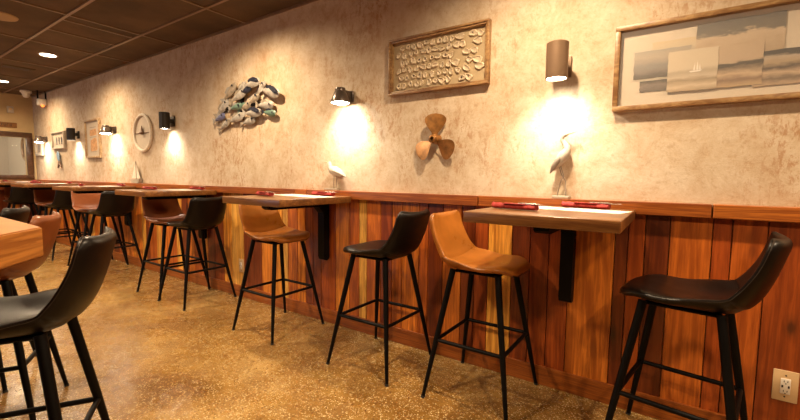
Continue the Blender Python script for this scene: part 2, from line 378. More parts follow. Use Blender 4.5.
def lerp(a, b, t): return a+(b-a)*t
def smooth(t): t = max(0, min(1, t)); return t*t*(3-2*t)
def width(s):
    if s < SB:
        w = lerp(.205, .222, smooth(s/.16)); w = lerp(w, .205, smooth((s-.22)/(SB-.22)))
    else: w = lerp(.205, .192, smooth((s-SB)/.10)); w = lerp(w, .180, smooth((s-SB-.08)/(LEN-SB-.08)))
    R0, R1 = .16, .050
    if s < R0: w -= R0*(1-math.sqrt(max(0, 1-(1-s/R0)**2.4)))*.90
    d = LEN-s
    if d < R1: w -= R1*(1-math.sqrt(max(0, 1-(1-d/R1)**2)))
    return w
def curl(s):    # lift of the sides towards the sitting side
    c = .012*smooth(s/.12); c = lerp(c, .058, smooth((s-.15)/.20)); return lerp(c, .036, smooth((s-SB-.02)/.2))
def shell_pt(s, v, h):
    p, n = prof(s); w = width(s)
    lift = curl(s)*abs(v)**2.4 - (.006*(1-smooth(s/.10))*abs(v)**3)
    q = p + n*(lift + h); return Vector((q.x, w*v, q.z))
T = .044
def shell(s0, s1, round0, round1):
    bm = BM(); ns, nv = 30, 24
    S = []
    for i in range(ns+1):
        t = i/ns
        if round0: t = t**1.7
        if round1: t = 1-(1-t)**1.7
        S.append(lerp(s0, s1, t))
    V = [math.sin((-1+2*j/nv)*PI/2) for j in range(nv+1)]
    def half(s, v):
        e = abs(v)**7
        if round0: e = max(e, (1-min(1, (s-s0)/.03))**2.2) if s-s0 < .03 else e
        if round1: e = max(e, (1-min(1, (s1-s)/.03))**2.2) if s1-s < .03 else e
        h = T*.5*math.sqrt(max(0, 1-e))
        d = abs(s-SB); return h - .005*math.exp(-(d/.007)**2)*(1 if h > .006 else 0)
    top = [[bm.verts.new(shell_pt(s, v, half(s, v))) for v in V] for s in S]
    bot = [[bm.verts.new(shell_pt(s, v, -half(s, v))) for v in V] for s in S]
    for i in range(ns):
        for j in range(nv):
            bm.faces.new((top[i][j], top[i+1][j], top[i+1][j+1], top[i][j+1]))
            bm.faces.new((bot[i][j], bot[i][j+1], bot[i+1][j+1], bot[i+1][j]))
    for i in range(ns):
        for j in (0, nv):
            bm.faces.new((top[i][j], top[i+1][j], bot[i+1][j], bot[i][j]))
    for i in (0, ns):
        for j in range(nv): bm.faces.new((top[i][j], top[i][j+1], bot[i][j+1], bot[i][j]))
    bmesh.ops.remove_doubles(bm, verts=bm.verts, dist=.00005)
    return bm
def seam(s0, s1, end):
    bm = BM(); pts = []
    n = 26
    rng = [lerp(s0, s1, i/n) for i in range(n+1)]
    a = [shell_pt(s, -.985, 0) for s in rng]; b = [shell_pt(s, .985, 0) for s in rng]
    if end == 0:   # front end rounded
        pts = a[::-1] + [shell_pt(s0, v/6*.985, 0) for v in range(-5, 6)] + b
    else: pts = a + [shell_pt(s1, v/6*.985, 0) for v in range(-5, 6)] + b[::-1]
    tube(bm, pts, .0030, 6); return bm
LEG_T, LEG_B = .132, .245
def make_stool(kind):
    root = empty('bar_stool', (0, 0, 0))
    lm, sm = {'tan': ('tan', 'tan_seam'), 'brown': ('brown', 'tan_seam'), 'black': ('black', 'black_seam')}[kind]
    s = obj('seat', shell(0, SB, True, False), lm, root); obj('piping', seam(.004, SB, 0), sm, s)
    b = obj('backrest', shell(SB, LEN, False, True), lm, root); obj('piping', seam(SB, LEN-.003, 1), sm, b)
    bm = BM(); box(bm, -.125, .13, -.125, .125, .705, .716, .004); obj('mounting_plate', bm, 'steel', root)
    def leg(sx, sy, z):
        t = (.722-z)/.722; return Vector((sx*lerp(LEG_T, LEG_B, t)*(.96 if sx < 0 else 1), sy*lerp(LEG_T, LEG_B+.012, t), z))
    for sx in (-1, 1):
        for sy in (-1, 1):
            bm = BM(); tube(bm, [leg(sx, sy, .722), leg(sx, sy, .35), leg(sx, sy, .008)], [.0170, .0155, .0100], 14)
            l = obj('leg', bm, 'steel', root)
            bm = BM(); tube(bm, [leg(sx, sy, .012), leg(sx, sy, .0)], .0115, 12); obj('foot_cap', bm, 'cap', l)
    zr = .325
    for a, b in (((-1, -1), (1, -1)), ((1, -1), (1, 1)), ((1, 1), (-1, 1)), ((-1, 1), (-1, -1))):
        bm = BM(); tube(bm, [leg(*a, zr), leg(*b, zr)], .0105, 10); obj('footrest', bm, 'steel', root)
    return root
first = {}
def stool(kind, x, y, deg, label, group, sc=1):
    if kind in first: o = copy_tree(first[kind])
    else: o = first[kind] = make_stool(kind)
    o.location = (x, y, 0); o.rotation_euler = (0, 0, math.radians(deg))
    o.scale = (sc, sc, sc); tag(o, label, 'bar stool', group); return o
G1 = 'bar stools along the wood-panelled wall'; G2 = 'bar stools at the butcher block table'
stool('black', .075, 2.04, 171, 'black leather bar stool at the right end, beside the electrical outlet', G1)
stool('tan', -.855, 2.10, 0, 'tan leather bar stool at the left side of the nearest wall table', G1)
stool('black', -1.56, 2.08, 180, 'black leather bar stool between the two tan stools, facing left', G1)
stool('tan', -2.59, 2.06, 0, 'tan leather bar stool tucked under the wall table with the white gull', G1)
stool('black', -3.83, 2.07, 180, 'black bar stool whose back rises at the right end of the sailboat table', G1)
stool('brown', -4.34, 2.09, 0, 'brown bar stool tucked beneath the wall table in front of the sailboat', G1)
stool('black', -5.82, 2.07, 180, 'black bar stool with its back against the fourth table from the right', G1)
stool('brown', -6.38, 2.09, 0, 'brown bar stool under the left part of the fourth table from the right', G1)
stool('black', -7.40, 2.07, 180, 'dark bar stool with narrow-looking back at the fifth table from the right', G1)
stool('brown', -8.0, 2.09, 0, 'brown bar stool half hidden under the fifth table from the right', G1)
stool('black', -9.22, 1.98, 180, 'dark bar stool facing the corner table by the framed window', G1)
stool('brown', -9.72, 2.09, 0, 'brown bar stool in the far corner below the framed window', G1)
stool('black', -1.785, .325, -121, 'black leather bar stool in the left foreground in front of the butcher block table', G2, 1.0)
stool('brown', -2.72, .42, -118, 'brown leather bar stool behind the corner of the butcher block table', G2)
stool('black', -3.36, .44, -118, 'dark bar stool farthest left behind the butcher block table, only its back top showing', G2)

# ------------------------------------------------------------------ wall tables
def bracket_bm(cx):
    bm = BM(); fn = lambda a, b, d: (cx+d, a, b)
    # upright board on the wall with rounded foot, gusset and arm
    pts = [(2.376, 1.024), (2.376, .56), (2.366, .542), (2.345, .535), (2.322, .545), (2.312, .57), (2.312, .93), (2.26, .985), (1.80, .985), (1.77, 1.0), (1.77, 1.024)]
    prism(bm, pts, fn, -.034, .034); return bm
def make_table():
    t = empty('wall_table', (0, 0, 0))
    bm = BM(); box(bm, -.315, .315, 1.645, 2.329, 1.027, 1.076, .005, 3); obj('tabletop', bm, 'table_wood', t)
    b = obj('bracket', bracket_bm(0), 'steel', t)
    bm = BM(); box(bm, -.06, .06, 1.95, 2.12, 1.016, 1.0265, .003); obj('mounting_plate', bm, 'steel', t)
    return t
tables = [-.462, -2.362, -4.20, -6.04, -7.90, -9.66]
TL = ['dark stained wall-mounted table nearest the camera, under the heron and cylinder lamp', 'wall-mounted wooden table below the white gull figurine',
      'wall-mounted wooden table in front of the white sailboat', 'wall-mounted table below the tall narrow framed picture',
      'wall-mounted table under the small blue and brown wall ornament', 'wall-mounted table in the far corner below the framed window']
t0 = None
for x, lb in zip(tables, TL):
    t = t0 = make_table() if t0 is None else t0
    if x != tables[0]: t = copy_tree(t0)
    t.location = (x, 0, 0); tag(t, lb, 'table', 'wall tables')

# napkin rolls and paper sheets
def make_napkin():
    bm = BM(); L = .235; n = 16; seg = 14; rings = []
    for i in range(n+1):
        u = -L/2 + L*i/n; w = .030*(1+.10*math.sin(i*1.9)) * (.82 if i in (0, n) else 1); h = .0135*(1+.12*math.sin(i*2.7+1))
        if u < 0: w *= .92
        rings.append([bm.verts.new((u, w*math.cos(2*PI*k/seg)*(1 if math.cos(2*PI*k/seg) > 0 else .9), h + h*math.sin(2*PI*k/seg)*(.96 if k != 4 else 1.2))) for k in range(seg)])
    for a, b in zip(rings, rings[1:]):
        for k in range(seg): bm.faces.new((a[k], a[(k+1) % seg], b[(k+1) % seg], b[k]))
    bm.faces.new(rings[0][::-1]); bm.faces.new(rings[-1])
    o = obj('napkin_roll', bm, 'red')
    # fold flap
    bm = BM(); prism(bm, [(-.05, -.028), (.06, -.031), (.075, .0), (-.045, .004)], lambda a, b, d: (a, b, .0262+d+.1*abs(b)*0), 0, .003); obj('folded_flap', bm, 'red', o)
    bm = BM(); tube(bm, [(.02, .006, .030), (.10, .010, .031), (.135, .012, .026)], [.003, .004, .0025], 8)
    for k in (-1, 0, 1): tube(bm, [(.132, .012+k*.004, .027), (.165, .012+k*.005, .029)], .0013, 6)
    obj('fork', bm, 'cutlery', o)
    bm = BM(); prism(bm, [(.02, -.012), (.11, -.016), (.168, -.010), (.155, -.004), (.1, -.003), (.02, -.004)], lambda a, b, d: (a, b, .0285+d), 0, .002); obj('knife', bm, 'cutlery', o)
    return o
nap0 = None
def napkin(x, y, deg, label, z=1.0775):
    global nap0
    o = nap0 = make_napkin() if nap0 is None else nap0
    if o.get('label'): o = copy_tree(nap0)
    o.location = (x, y, z); o.rotation_euler = (0, 0, math.radians(deg)); tag(o, label, 'napkin', 'red napkin rolls with cutlery')
sheet0 = None
def sheet(x, y, deg, label):
    global sheet0
    if sheet0 is None:
        bm = BM(); box(bm, -.165, .165, -.10, .10, 0, .0012); sheet0 = o = obj('paper_placemat', bm, 'paper', smooth=False)
    else:
        o = sheet0.copy(); COL.objects.link(o)
    o.location = (x, y, 1.0762); o.rotation_euler = (0, 0, math.radians(deg)); tag(o, label, 'placemat', 'white paper placemats')
TN = ['nearest wall table', 'gull figurine table', 'sailboat figurine table', 'fourth wall table from the right', 'fifth wall table from the right', 'far corner table']
for i, x in enumerate(tables):
    dl, dr = ((-.17, 1.90), (.10, 2.24))
    if i == 0: dl, dr = (-.165, 1.90), (.095, 2.235)
    napkin(x+dl[0], dl[1], -14 if i == 0 else rnd.uniform(-20, 10), 'red napkin roll at the left of the ' + TN[i])
    napkin(x+dr[0], dr[1], -12 if i == 0 else rnd.uniform(-20, 5), 'red napkin roll at the right rear of the ' + TN[i], 1.0775)
    sheet(x+.135, 2.085, -10 if i == 0 else rnd.uniform(-12, 4), 'white paper placemat on the right half of the ' + TN[i])
    if i < 2: sheet(x-.145, 2.135, -12, 'white paper placemat behind the left napkin on the ' + TN[i])

# ------------------------------------------------------------------ butcher block table (foreground)
t = empty('communal_table', (-2.6, -.45, 0), 0, 'thick butcher block communal table with angled corner at the left edge', 'table')
A = [(-1.462, .352), (-3.9, .365), (-3.9, -1.0), (-1.12, -1.0), (-1.02, -.04)]
bm = BM(); prism(bm, [(x+2.6, y+.45) for x, y in A], lambda a, b, d: (a, b, d), 0.990, 1.075)
bmesh.ops.recalc_face_normals(bm, faces=bm.faces); bmesh.ops.bevel(bm, geom=list(bm.edges), offset=.004, segments=2, affect='EDGES')
obj('tabletop', bm, 'butcher', t)
for dx in (-.7, .55):
    bm = BM(); lathe(bm, [(.22, 0), (.22, .012), (.05, .03), (.038, .06), (.038, .95), (.06, .975), (.16, .98), (.16, .99)], 28, (dx, -.05, 0)); obj('pedestal', bm, 'steel', t)

# ------------------------------------------------------------------ sconces
def spot(name, loc, energy, size, blend, rot=(0, 0, 0), col=(1, .90, .74), rad=.03):
    l = bpy.data.lights.new(name, 'SPOT'); l.energy = energy; l.spot_size = math.radians(size); l.spot_blend = blend; l.color = col; l.shadow_soft_size = rad
    o = bpy.data.objects.new(name, l); COL.objects.link(o); o.location = loc; o.rotation_euler = rot; return o
def cyl_sconce(x, m, label, small=False):
    z0 = 1.755; yc = 2.25 if not small else 2.30; r = .056; h = .187
    t = empty('wall_sconce', (x, WY, z0), 0, label, 'wall lamp', 'downlight wall sconces')
    yy = yc - WY
    bm = BM(); lathe(bm, [(r-.006, .012), (r-.006, 0), (r, 0), (r, h-.004), (r-.004, h), (.001, h)], 36, (0, yy, 0), cap0=False); obj('lamp_shade', bm, m, t)
    bm = BM(); lathe(bm, [(.001, .008), (r-.007, .008), (r-.007, .014), (.001, .014)], 28, (0, yy, 0)); obj('lens', bm, 'lens', t)
    bm = BM(); box(bm, -.026, .026, yy+r-.006, -.012, h*.36, h*.62, .003); obj('arm', bm, m, t)
    bm = BM(); box(bm, -.045, .045, -.016, 0, h*.18, h*.80, .004); obj('back_plate', bm, m, t)
    spot('sconce_light', (x, yc, z0-.004), SC, 134, 1.0, (math.radians(6), 0, 0))
def bell_sconce(x, m, label):
    z0 = 1.785; yc = 2.285
    t = empty('wall_sconce', (x, WY, z0), 0, label, 'wall lamp', 'downlight wall sconces'); yy = yc-WY
    bm = BM(); lathe(bm, [(.068, .010), (.072, 0), (.075, 0), (.075, .005), (.044, .085), (.040, .088), (.040, .108), (.037, .112), (.001, .112)], 36, (0, yy, 0), cap0=False); obj('lamp_shade', bm, m, t)
    bm = BM(); lathe(bm, [(.001, -.012), (.03, -.010), (.058, -.003), (.068, .006), (.001, .008)], 28, (0, yy, 0)); obj('lens', bm, 'lens', t)
    bm = BM()
    for dx in (-.016, .016): prism(bm, [(yy+.040, .10), (-.012, .10), (-.012, .035), (-.03, .035), (yy+.055, .06)], lambda a, b, d, dx=dx: (dx+d, a, b), -.006, .006)
    obj('arm', bm, m, t)
    bm = BM(); box(bm, -.042, .042, -.018, 0, .012, .108, .012, 3); obj('back_plate', bm, m, t)
    spot('sconce_light', (x, yc, z0-.02), SC*1.1, 142, 1.0, (math.radians(10), 0, 0))
SC = 17
cyl_sconce(-.54, 'bronze', 'bronze cylinder wall lamp directly above the heron figurine')
bell_sconce(-2.12, 'nickel', 'bell-shaped metal wall lamp above the white gull figurine')
cyl_sconce(-4.86, 'darklamp', 'dark cylinder wall lamp between the round ornament and the fish sculpture', True)
bell_sconce(-6.46, 'nickel', 'bell-shaped wall lamp between the tall framed picture and the round ornament')
cyl_sconce(-7.84, 'darklamp', 'dark cylinder wall lamp between the small fish picture and the tall framed picture', True)
bell_sconce(-9.38, 'nickel', 'farthest bell-shaped wall lamp, beside the back wall')

# ------------------------------------------------------------------ wall art helpers: (a,b,d) -> x=a, z=b, y=WY-d
W = lambda a, b, d: (a, WY-d, b)
def frame_ring(bm, x0, x1, z0, z1, w, d0, d1, bev=.003):
    for a, b, c, e in ((x0, x1, z1-w, z1), (x0, x1, z0, z0+w), (x0, x0+w, z0+w, z1-w), (x1-w, x1, z0+w, z1-w)):
        box(bm, a, b, WY-d1, WY-d0, c, e, bev)
def wbox(bm, x0, x1, z0, z1, d0, d1, bev=0): box(bm, x0, x1, WY-d1, WY-d0, z0, z1, bev)

# seascape collage
def big_picture():
    ox, oz = .0, 1.79
    t = empty('framed_collage', (.245, WY, 1.58), 0, 'large wood-framed black and white seascape photo collage at the upper right', 'picture')
    inv = Matrix.Translation((-.245, -WY, -1.58))
    def part(name, bm, m, par=t, sm=False):
        o = obj(name, bm, m, par, sm); o.matrix_parent_inverse = inv if par is t else Matrix()
        return o
    bm = BM(); frame_ring(bm, -.283, .775, 1.58, 2.003, .024, 0, .042); part('frame', bm, 'frame_wood', sm=True)
    bm = BM(); wbox(bm, -.262, .754, 1.60, 1.985, .002, .010); mb = part('mat_board', bm, 'mat_board')
    prints = [('print_pale', -.12, .06, 1.845, 1.905, .0105, .013), ('print_greysky', -.195, .04, 1.735, 1.868, .0105, .014), ('print_dark', -.165, -.04, 1.668, 1.722, .0105, .013),
              ('print_cloud', .055, .365, 1.79, 1.955, .0105, .0135), ('print_rocks', .27, .70, 1.645, 1.795, .0105, .0150),
              ('print_shore', .12, .30, 1.655, 1.84, .014, .017), ('print_sea', -.05, .142, 1.655, 1.845, .0165, .0195)]
    for n, a, b, c, d, e, f in prints:
        bm = BM()
        # torn, slightly ragged edges
        P = []; k = 9
        for i in range(k): P.append((a+(b-a)*i/k, c+rnd.uniform(-.002, .002)))
        for i in range(k): P.append((b+rnd.uniform(-.002, .002), c+(d-c)*i/k))
        for i in range(k): P.append((b-(b-a)*i/k, d+rnd.uniform(-.0015, .0015)))
        for i in range(k): P.append((a+rnd.uniform(-.002, .002), d-(d-c)*i/k))
        prism(bm, P, W, e, f); o = part('photo_print', bm, n)
        if n == 'print_greysky':
            bm = BM(); wbox(bm, a-.008, b+.003, c-.008, d+.008, .0103, .0112); part('print_border', bm, 'white_frame')
    bm = BM()
    prism(bm, [(.035, 1.745), (.085, 1.747), (.078, 1.740), (.042, 1.738)], W, .0196, .0206)
    prism(bm, [(.050, 1.748), (.058, 1.748), (.057, 1.782)], W, .0196, .0206); prism(bm, [(.062, 1.748), (.071, 1.748), (.066, 1.790)], W, .0196, .0206)
    prism(bm, [(.073, 1.748), (.080, 1.748), (.075, 1.775)], W, .0196, .0206)
    part('printed_ship', bm, 'paper')
    bm = BM(); wbox(bm, -.258, .750, 1.605, 1.979, .0300, .0325); part('glazing', bm, 'glass')
big_picture()

# oyster shadow box
def oyster_box():
    x0, x1, z0, z1 = -1.725, -.970, 1.808, 2.195
    t = empty('shadow_box', ((x0+x1)/2, WY, z0), 0, 'wood shadow box of mounted oyster shells above the propeller', 'picture'); cx, cz = (x0+x1)/2, z0
    inv = Matrix.Translation((-cx, -WY, -cz))
    def part(name, bm, m, sm=True):
        o = obj(name, bm, m, t, sm); o.matrix_parent_inverse = inv; return o
    bm = BM(); frame_ring(bm, x0, x1, z0, z1, .014, 0, .042, .002); frame_ring(bm, x0+.014, x1-.014, z0+.014, z1-.014, .012, 0, .034, .002); part('frame', bm, 'frame_wood')
    bm = BM(); wbox(bm, x0+.02, x1-.02, z0+.02, z1-.02, .002, .010); part('backing', bm, 'linen', False)
    k = 0
    for r in range(6):
        n = 13
        for c in range(n):
            px = x0+.062+(x1-x0-.124)*(c+.25+.5*(r % 2))/(n-.2) + rnd.uniform(-.006, .006); pz = z0+.066+(z1-z0-.13)*r/5 + rnd.uniform(-.006, .006)
            big = c > 8
            if big and (c+r) % 3 == 0: continue
            a = rnd.uniform(.019, .025)*(1.25 if big else 1); b = a*rnd.uniform(1.2, 1.7); ang = rnd.uniform(-.6, .6) + (1.3 if big or rnd.random() < .2 else 0)
            bm = BM(); seg = 14; ca, sa = math.cos(ang), math.sin(ang); ph = rnd.random()*6
            rings = []
            for ring, (rr, dd) in enumerate(((1, .0105), (.95, .019), (.8, .021), (.55, .0165), (.25, .0145))):
                R = []
                for q in range(seg):
                    th = 2*PI*q/seg; wob = 1+.10*math.sin(3*th+ph)+.06*math.sin(5*th+2*ph)
                    u, v = a*rr*wob*math.cos(th)*(1-.25*math.sin(th)), b*rr*wob*math.sin(th)
                    R.append(bm.verts.new(W(px+(u*ca-v*sa)*.72, pz+(u*sa+v*ca)*.72, dd)))
                rings.append(R)
            for A_, B_ in zip(rings, rings[1:]):
                for q in range(seg): bm.faces.new((A_[q], A_[(q+1) % seg], B_[(q+1) % seg], B_[q]))
            bm.faces.new(rings[-1]); bm.faces.new(rings[0][::-1])
            o = part('oyster_shell', bm, 'shell')
            if rnd.random() < .16:
                bm = BM(); ellipsoid(bm, W(px, pz+b*.1, .0165), (.0045, .003, .0055), u=10, v=6); s = obj('shell_spot', bm, 'shell_spot', o); 
oyster_box()

# bronze propeller
def interp(u, P):
    for (a, b), (c, d) in zip(P, P[1:]):
        if u <= c: return b+(d-b)*(u-a)/(c-a)
    return P[-1][1]
def propeller():
    cx, cz = -1.243, 1.365
    cx, cz = -1.335, 1.485
    t = empty('propeller', (cx, WY, cz), 0, 'three-bladed aged copper boat propeller hung below the shell shadow box', 'propeller')
    bm = BM(); prof = [(.034, .0), (.034, .02), (.028, .075), (.020, .082), (.014, .083), (.013, .05)]
    seg = 24; rings = [[bm.verts.new((r*math.cos(2*PI*k/seg), -d, r*math.sin(2*PI*k/seg))) for k in range(seg)] for r, d in prof]
    for a, b in zip(rings, rings[1:]):
        for k in range(seg): bm.faces.new((a[k], a[(k+1) % seg], b[(k+1) % seg], b[k]))
    bm.faces.new(rings[0]); bm.faces.new(rings[-1]); obj('hub', bm, 'copper', t)
    for ang in (88, 217, 324):
        bm = BM(); nu, nv = 30, 12; a = math.radians(ang); g = []
        for side in (1, -1):
            G = []
            for i in range(nu+1):
                u = i/nu; r = .022+.148*u
                w = interp(u, [(0, .014), (.15, .024), (.35, .048), (.55, .068), (.70, .074), (.80, .071), (.88, .061), (.94, .047), (.975, .031), (.99, .019), (1, .003)])
                row = []
                for j in range(nv+1):
                    v = -1+2*j/nv; tw = math.radians(26-14*u)
                    s_ = w*v; lx, ly = r, s_*math.cos(tw); d = .042 + s_*math.sin(tw) + side*.0028*(1-v*v)*(1-u*.5)
                    row.append(bm.verts.new((lx*math.cos(a)-ly*math.sin(a), -d, lx*math.sin(a)+ly*math.cos(a))))
                G.append(row)
            for i in range(nu):
                for j in range(nv): bm.faces.new((G[i][j], G[i][j+1], G[i+1][j+1], G[i+1][j]))
            g.append(G)
        bmesh.ops.remove_doubles(bm, verts=bm.verts, dist=.0002)
        obj('blade', bm, 'copper', t)
propeller()

# school of fish wall sculpture
def fish_school():
    t = empty('fish_sculpture', (-3.5, WY, 1.9), 0, 'metal wall sculpture of a school of overlapping fish between two lamps', 'wall sculpture')
    F = [(-3.30, 2.085, .30, 8, 'fish_white', 'fish_dark', 3), (-3.04, 1.985, .34, -24, 'fish_white', 'fish_dark', 3), (-3.70, 2.045, .34, 52, 'fish_tan', 'fish_white', 1), (-3.53, 1.995, .32, 30, 'fish_white', 'fish_tan', 2),
         (-3.83, 1.90, .34, 48, 'fish_white', 'fish_tan', 1), (-3.32, 1.935, .26, 38, 'fish_tan', 'fish_white', 1), (-3.13, 1.875, .30, -8, 'fish_white', 'fish_tan', 2), (-3.58, 1.895, .26, 6, 'fish_green', 'fish_white', 2),
         (-3.86, 1.81, .26, 20, 'fish_blue', 'fish_white', 2), (-3.58, 1.785, .32, 18, 'fish_white', 'fish_tan', 2), (-3.30, 1.815, .32, -2, 'fish_white', 'fish_dark', 3), (-3.07, 1.80, .24, -14, 'fish_green', 'fish_dark', 2),
         (-3.79, 1.735, .27, 40, 'fish_white', 'fish_tan', 1), (-3.45, 1.885, .27, 22, 'fish_tan', 'fish_green', 1), (-3.42, 2.03, .24, 28, 'fish_dark', 'fish_white', 2), (-3.40, 1.745, .28, 12, 'fish_white', 'fish_tan', 1),
         (-3.20, 2.03, .22, 60, 'fish_white', 'fish_dark', 1), (-3.50, 2.075, .22, 40, 'fish_white', 'fish_tan', 1)]
    for i, (x, z, L, ang, m1, m2, lv) in enumerate(F):
        a = math.radians(ang*.62); L *= .92
        ca, sa = math.cos(a), math.sin(a); d0 = .012+.013*lv
        def P(u, v, d): return (x+3.5+(u*ca-v*sa), -(d0+d), z-1.9+(u*sa+v*ca))
        n = 14
        def half(u):      # u 0 head(right) .. 1 tail
            return .35*math.sin(PI*min(1, (.06+u*.94))**.8)**.75*(1-.25*u)+.03*(u > .8)
        bm = BM(); G = []
        for i_ in range(n+1):
            u = i_/n; w = L*.74*half(u)*.62; row = []
            for j in range(9):
                v = -1+2*j/8; row.append(bm.verts.new(P(L*(.45-.78*u), w*v, .018*(1-v*v)*(math.sin(PI*min(1, u*.9+.1))))))
            G.append(row)
        for p in range(n):
            for q in range(8): bm.faces.new((G[p][q], G[p][q+1], G[p+1][q+1], G[p+1][q]))
        ex = bmesh.ops.extrude_face_region(bm, geom=list(bm.faces)); vs = [g for g in ex['geom'] if isinstance(g, bmesh.types.BMVert)]
        bmesh.ops.translate(bm, verts=vs, vec=(0, .004, 0))
        f = obj('fish', bm, m1, t)
        bm = BM(); prism(bm, [(-L*.30, -.008), (-L*.30, .008), (-L*.50, L*.15), (-L*.45, 0), (-L*.50, -L*.15)], P, -.001, .004); obj('tail', bm, m2 if lv != 3 else m1, f)
        bm = BM(); prism(bm, [(L*.18, L*.115), (L*.02, L*.19), (-L*.16, L*.13), (-L*.14, L*.07), (L*.12, L*.08)], P, .002, .008); obj('fin', bm, m2, f)
        if lv == 3:
            bm = BM(); prism(bm, [(L*.43, .0), (L*.38, L*.09), (L*.2, L*.17), (-L*.05, L*.15), (L*.1, L*.05), (L*.3, -L*.02)], P, .010, .021); obj('dark_back', bm, m2, f)
        bm = BM(); c = P(L*.33, L*.03, .022); ellipsoid(bm, c, (.010, .006, .010), u=10, v=6); obj('eye', bm, 'fish_dark', f)
    bm = BM(); box(bm, -.38, .34, -.030, 0, -.012, .012, .002); box(bm, -.012, .012, -.030, 0, -.13, .16, .002); obj('mounting_bar', bm, 'steel', t)
fish_school()

# round ornament
def round_ornament():
    t = empty('round_ornament', (-5.60, WY, 1.755), 0, 'round white-rimmed wall ornament between two lamps above the sailboat', 'wall ornament')
    Z = lambda a, b, d: (a, -d-.019, b)
    bm = BM(); torus(bm, Z, .226, .020, 48, 12); obj('rim', bm, 'sail', t)
    bm = BM(); prism(bm, [(.212*math.cos(2*PI*k/40), .212*math.sin(2*PI*k/40)) for k in range(40)], lambda a, b, d: (a, -d, b), 0, .014); obj('backing', bm, 'mat_board', t)
    bm = BM(); box(bm, -.2, .2, -.024, -.015, -.006, .004); obj('crossbar', bm, 'brown_paint', t, False)
    bm = BM(); ellipsoid(bm, (0, -.035, 0), (.04, .02, .018)); prism(bm, [(-.03, .01), (.03, .01), (.0, .09)], lambda a, b, d: (a, -d, b), .026, .034); obj('centrepiece', bm, 'brown_paint', t)
round_ornament()

def small_frame(x0, x1, z0, z1, w, d, fm, label, name='framed_picture', bg='mat_board'):
    cx = (x0+x1)/2
    t = empty(name, (cx, WY, z0), 0, label, 'picture')
    bm = BM()
    hw, H = (x1-x0)/2, z1-z0
    for a, b, c, e in ((-hw, hw, H-w, H), (-hw, hw, 0, w), (-hw, -hw+w, w, H-w), (hw-w, hw, w, H-w)): box(bm, a, b, -d, 0, c, e, .002)
    obj('frame', bm, fm, t)
    bm = BM(); box(bm, -hw+w*.6, hw-w*.6, -.010, -.001, w*.6, H-w*.6); obj('mat_board', bm, bg, t, False)
    return t, hw, H
t, hw, H = small_frame(-7.50, -6.95, 1.47, 2.045, .028, .034, 'pale_wood', 'tall-looking light wood framed print with orange patches between two lamps')
for z0, z1, a, b in ((.33, .43, -.13, .13), (.10, .28, -.12, .14), (.20, .30, -.04, .12)):
    bm = BM(); prism(bm, [(a, z0+.02), (a+.03, z0), (b-.03, z0+.01), (b, z0+.04), (b-.02, z1), (a+.02, z1-.01)], lambda p, q, d: (p, -d, q), .0105, .0125 + .001*z0); obj('printed_patch', bm, 'orange_patch', t, False)
for z in (.31, .455, .09):
    bm = BM(); box(bm, -.12, .12, -.0125, -.0105, z, z+.006); obj('printed_line', bm, 'greywing', t, False)
t, hw, H = small_frame(-9.02, -8.40, 1.655, 1.945, .022, .04, 'white_frame', 'small white frame with three dark fish, left of the dark cylinder lamp')
for k in (-1, 0, 1):
    bm = BM(); prism(bm, [(k*.12+.03*math.cos(a)*1, .145+.055*math.sin(a)) for a in [2*PI*i/14 for i in range(14)]] , lambda p, q, d: (p, -d, q), .0105, .014)
    prism(bm, [(k*.12-.028, .075), (k*.12+.028, .075), (k*.12, .10)], lambda p, q, d: (p, -d, q), .0105, .014); obj('printed_fish', bm, 'fish_dark', t, False)
t, hw, H = small_frame(-9.98, -9.58, 1.56, 1.86, .035, .035, 'white_frame', 'small white-framed picture under the farthest bell lamp')
bm = BM(); box(bm, -.10, .02, -.013, -.0105, .06, .24); obj('printed_patch', bm, 'greywing', t, False)

# small blue and brown ornament
t = empty('hanging_ornament', (-8.70, WY, 1.45), 0, 'small blue and brown ornament hung below the fish picture', 'wall ornament')
bm = BM(); ellipsoid(bm, (-.03, -.03, .075), (.055, .018, .09), (0, -.35, 0)); obj('blue_blade', bm, 'blue_paint', t)
bm = BM(); ellipsoid(bm, (.0, -.028, -.045), (.045, .02, .05)); tube(bm, [(0, -.03, -.06), (-.07, -.03, -.12)], [.02, .012], 8); tube(bm, [(.02, -.03, -.05), (.09, -.03, -.11)], [.02, .012], 8); obj('brown_claws', bm, 'brown_paint', t)

# ------------------------------------------------------------------ figurines on the rail
RZ = 1.1165
def heron():
    t = empty('heron_figurine', (-.515, 2.365, RZ), 0, 'slender carved heron figurine with crossed legs standing on the rail', 'figurine')
    bm = BM(); box(bm, -.045, .045, -.028, .028, 0, .016, .002); obj('base', bm, 'whitewood', t)
    bm = BM(); tube(bm, [(-.022, 0, .014), (-.005, 0, .10), (.010, 0, .125), (-.012, .0, .19)], .0030, 8); obj('leg', bm, 'greywing', t)
    bm = BM(); tube(bm, [(.022, .006, .014), (.018, .006, .10), (-.004, .006, .135), (-.022, .006, .19)], .0030, 8); obj('leg', bm, 'greywing', t)
    bm = BM(); tube(bm, [(-.042, 0, .155), (-.035, 0, .178), (-.018, 0, .208), (.004, 0, .240), (.018, 0, .262), (.020, 0, .285), (.006, 0, .308), (-.008, 0, .326), (-.006, 0, .344), (.006, 0, .356), (.018, 0, .358)],
                    [.005, .016, .028, .031, .025, .018, .014, .0115, .012, .016, .011], 16); obj('body', bm, 'whitewood', t)
    bm = BM(); tube(bm, [(.016, 0, .358), (.040, 0, .364), (.066, 0, .371)], [.007, .0042, .0012], 10); obj('beak', bm, 'linen', t)
    bm = BM(); tube(bm, [(-.062, -.012, .142), (-.046, -.020, .172), (-.024, -.024, .208), (-.004, -.020, .238)], [.003, .014, .017, .006], 12); obj('wing', bm, 'greywing', t)
heron()
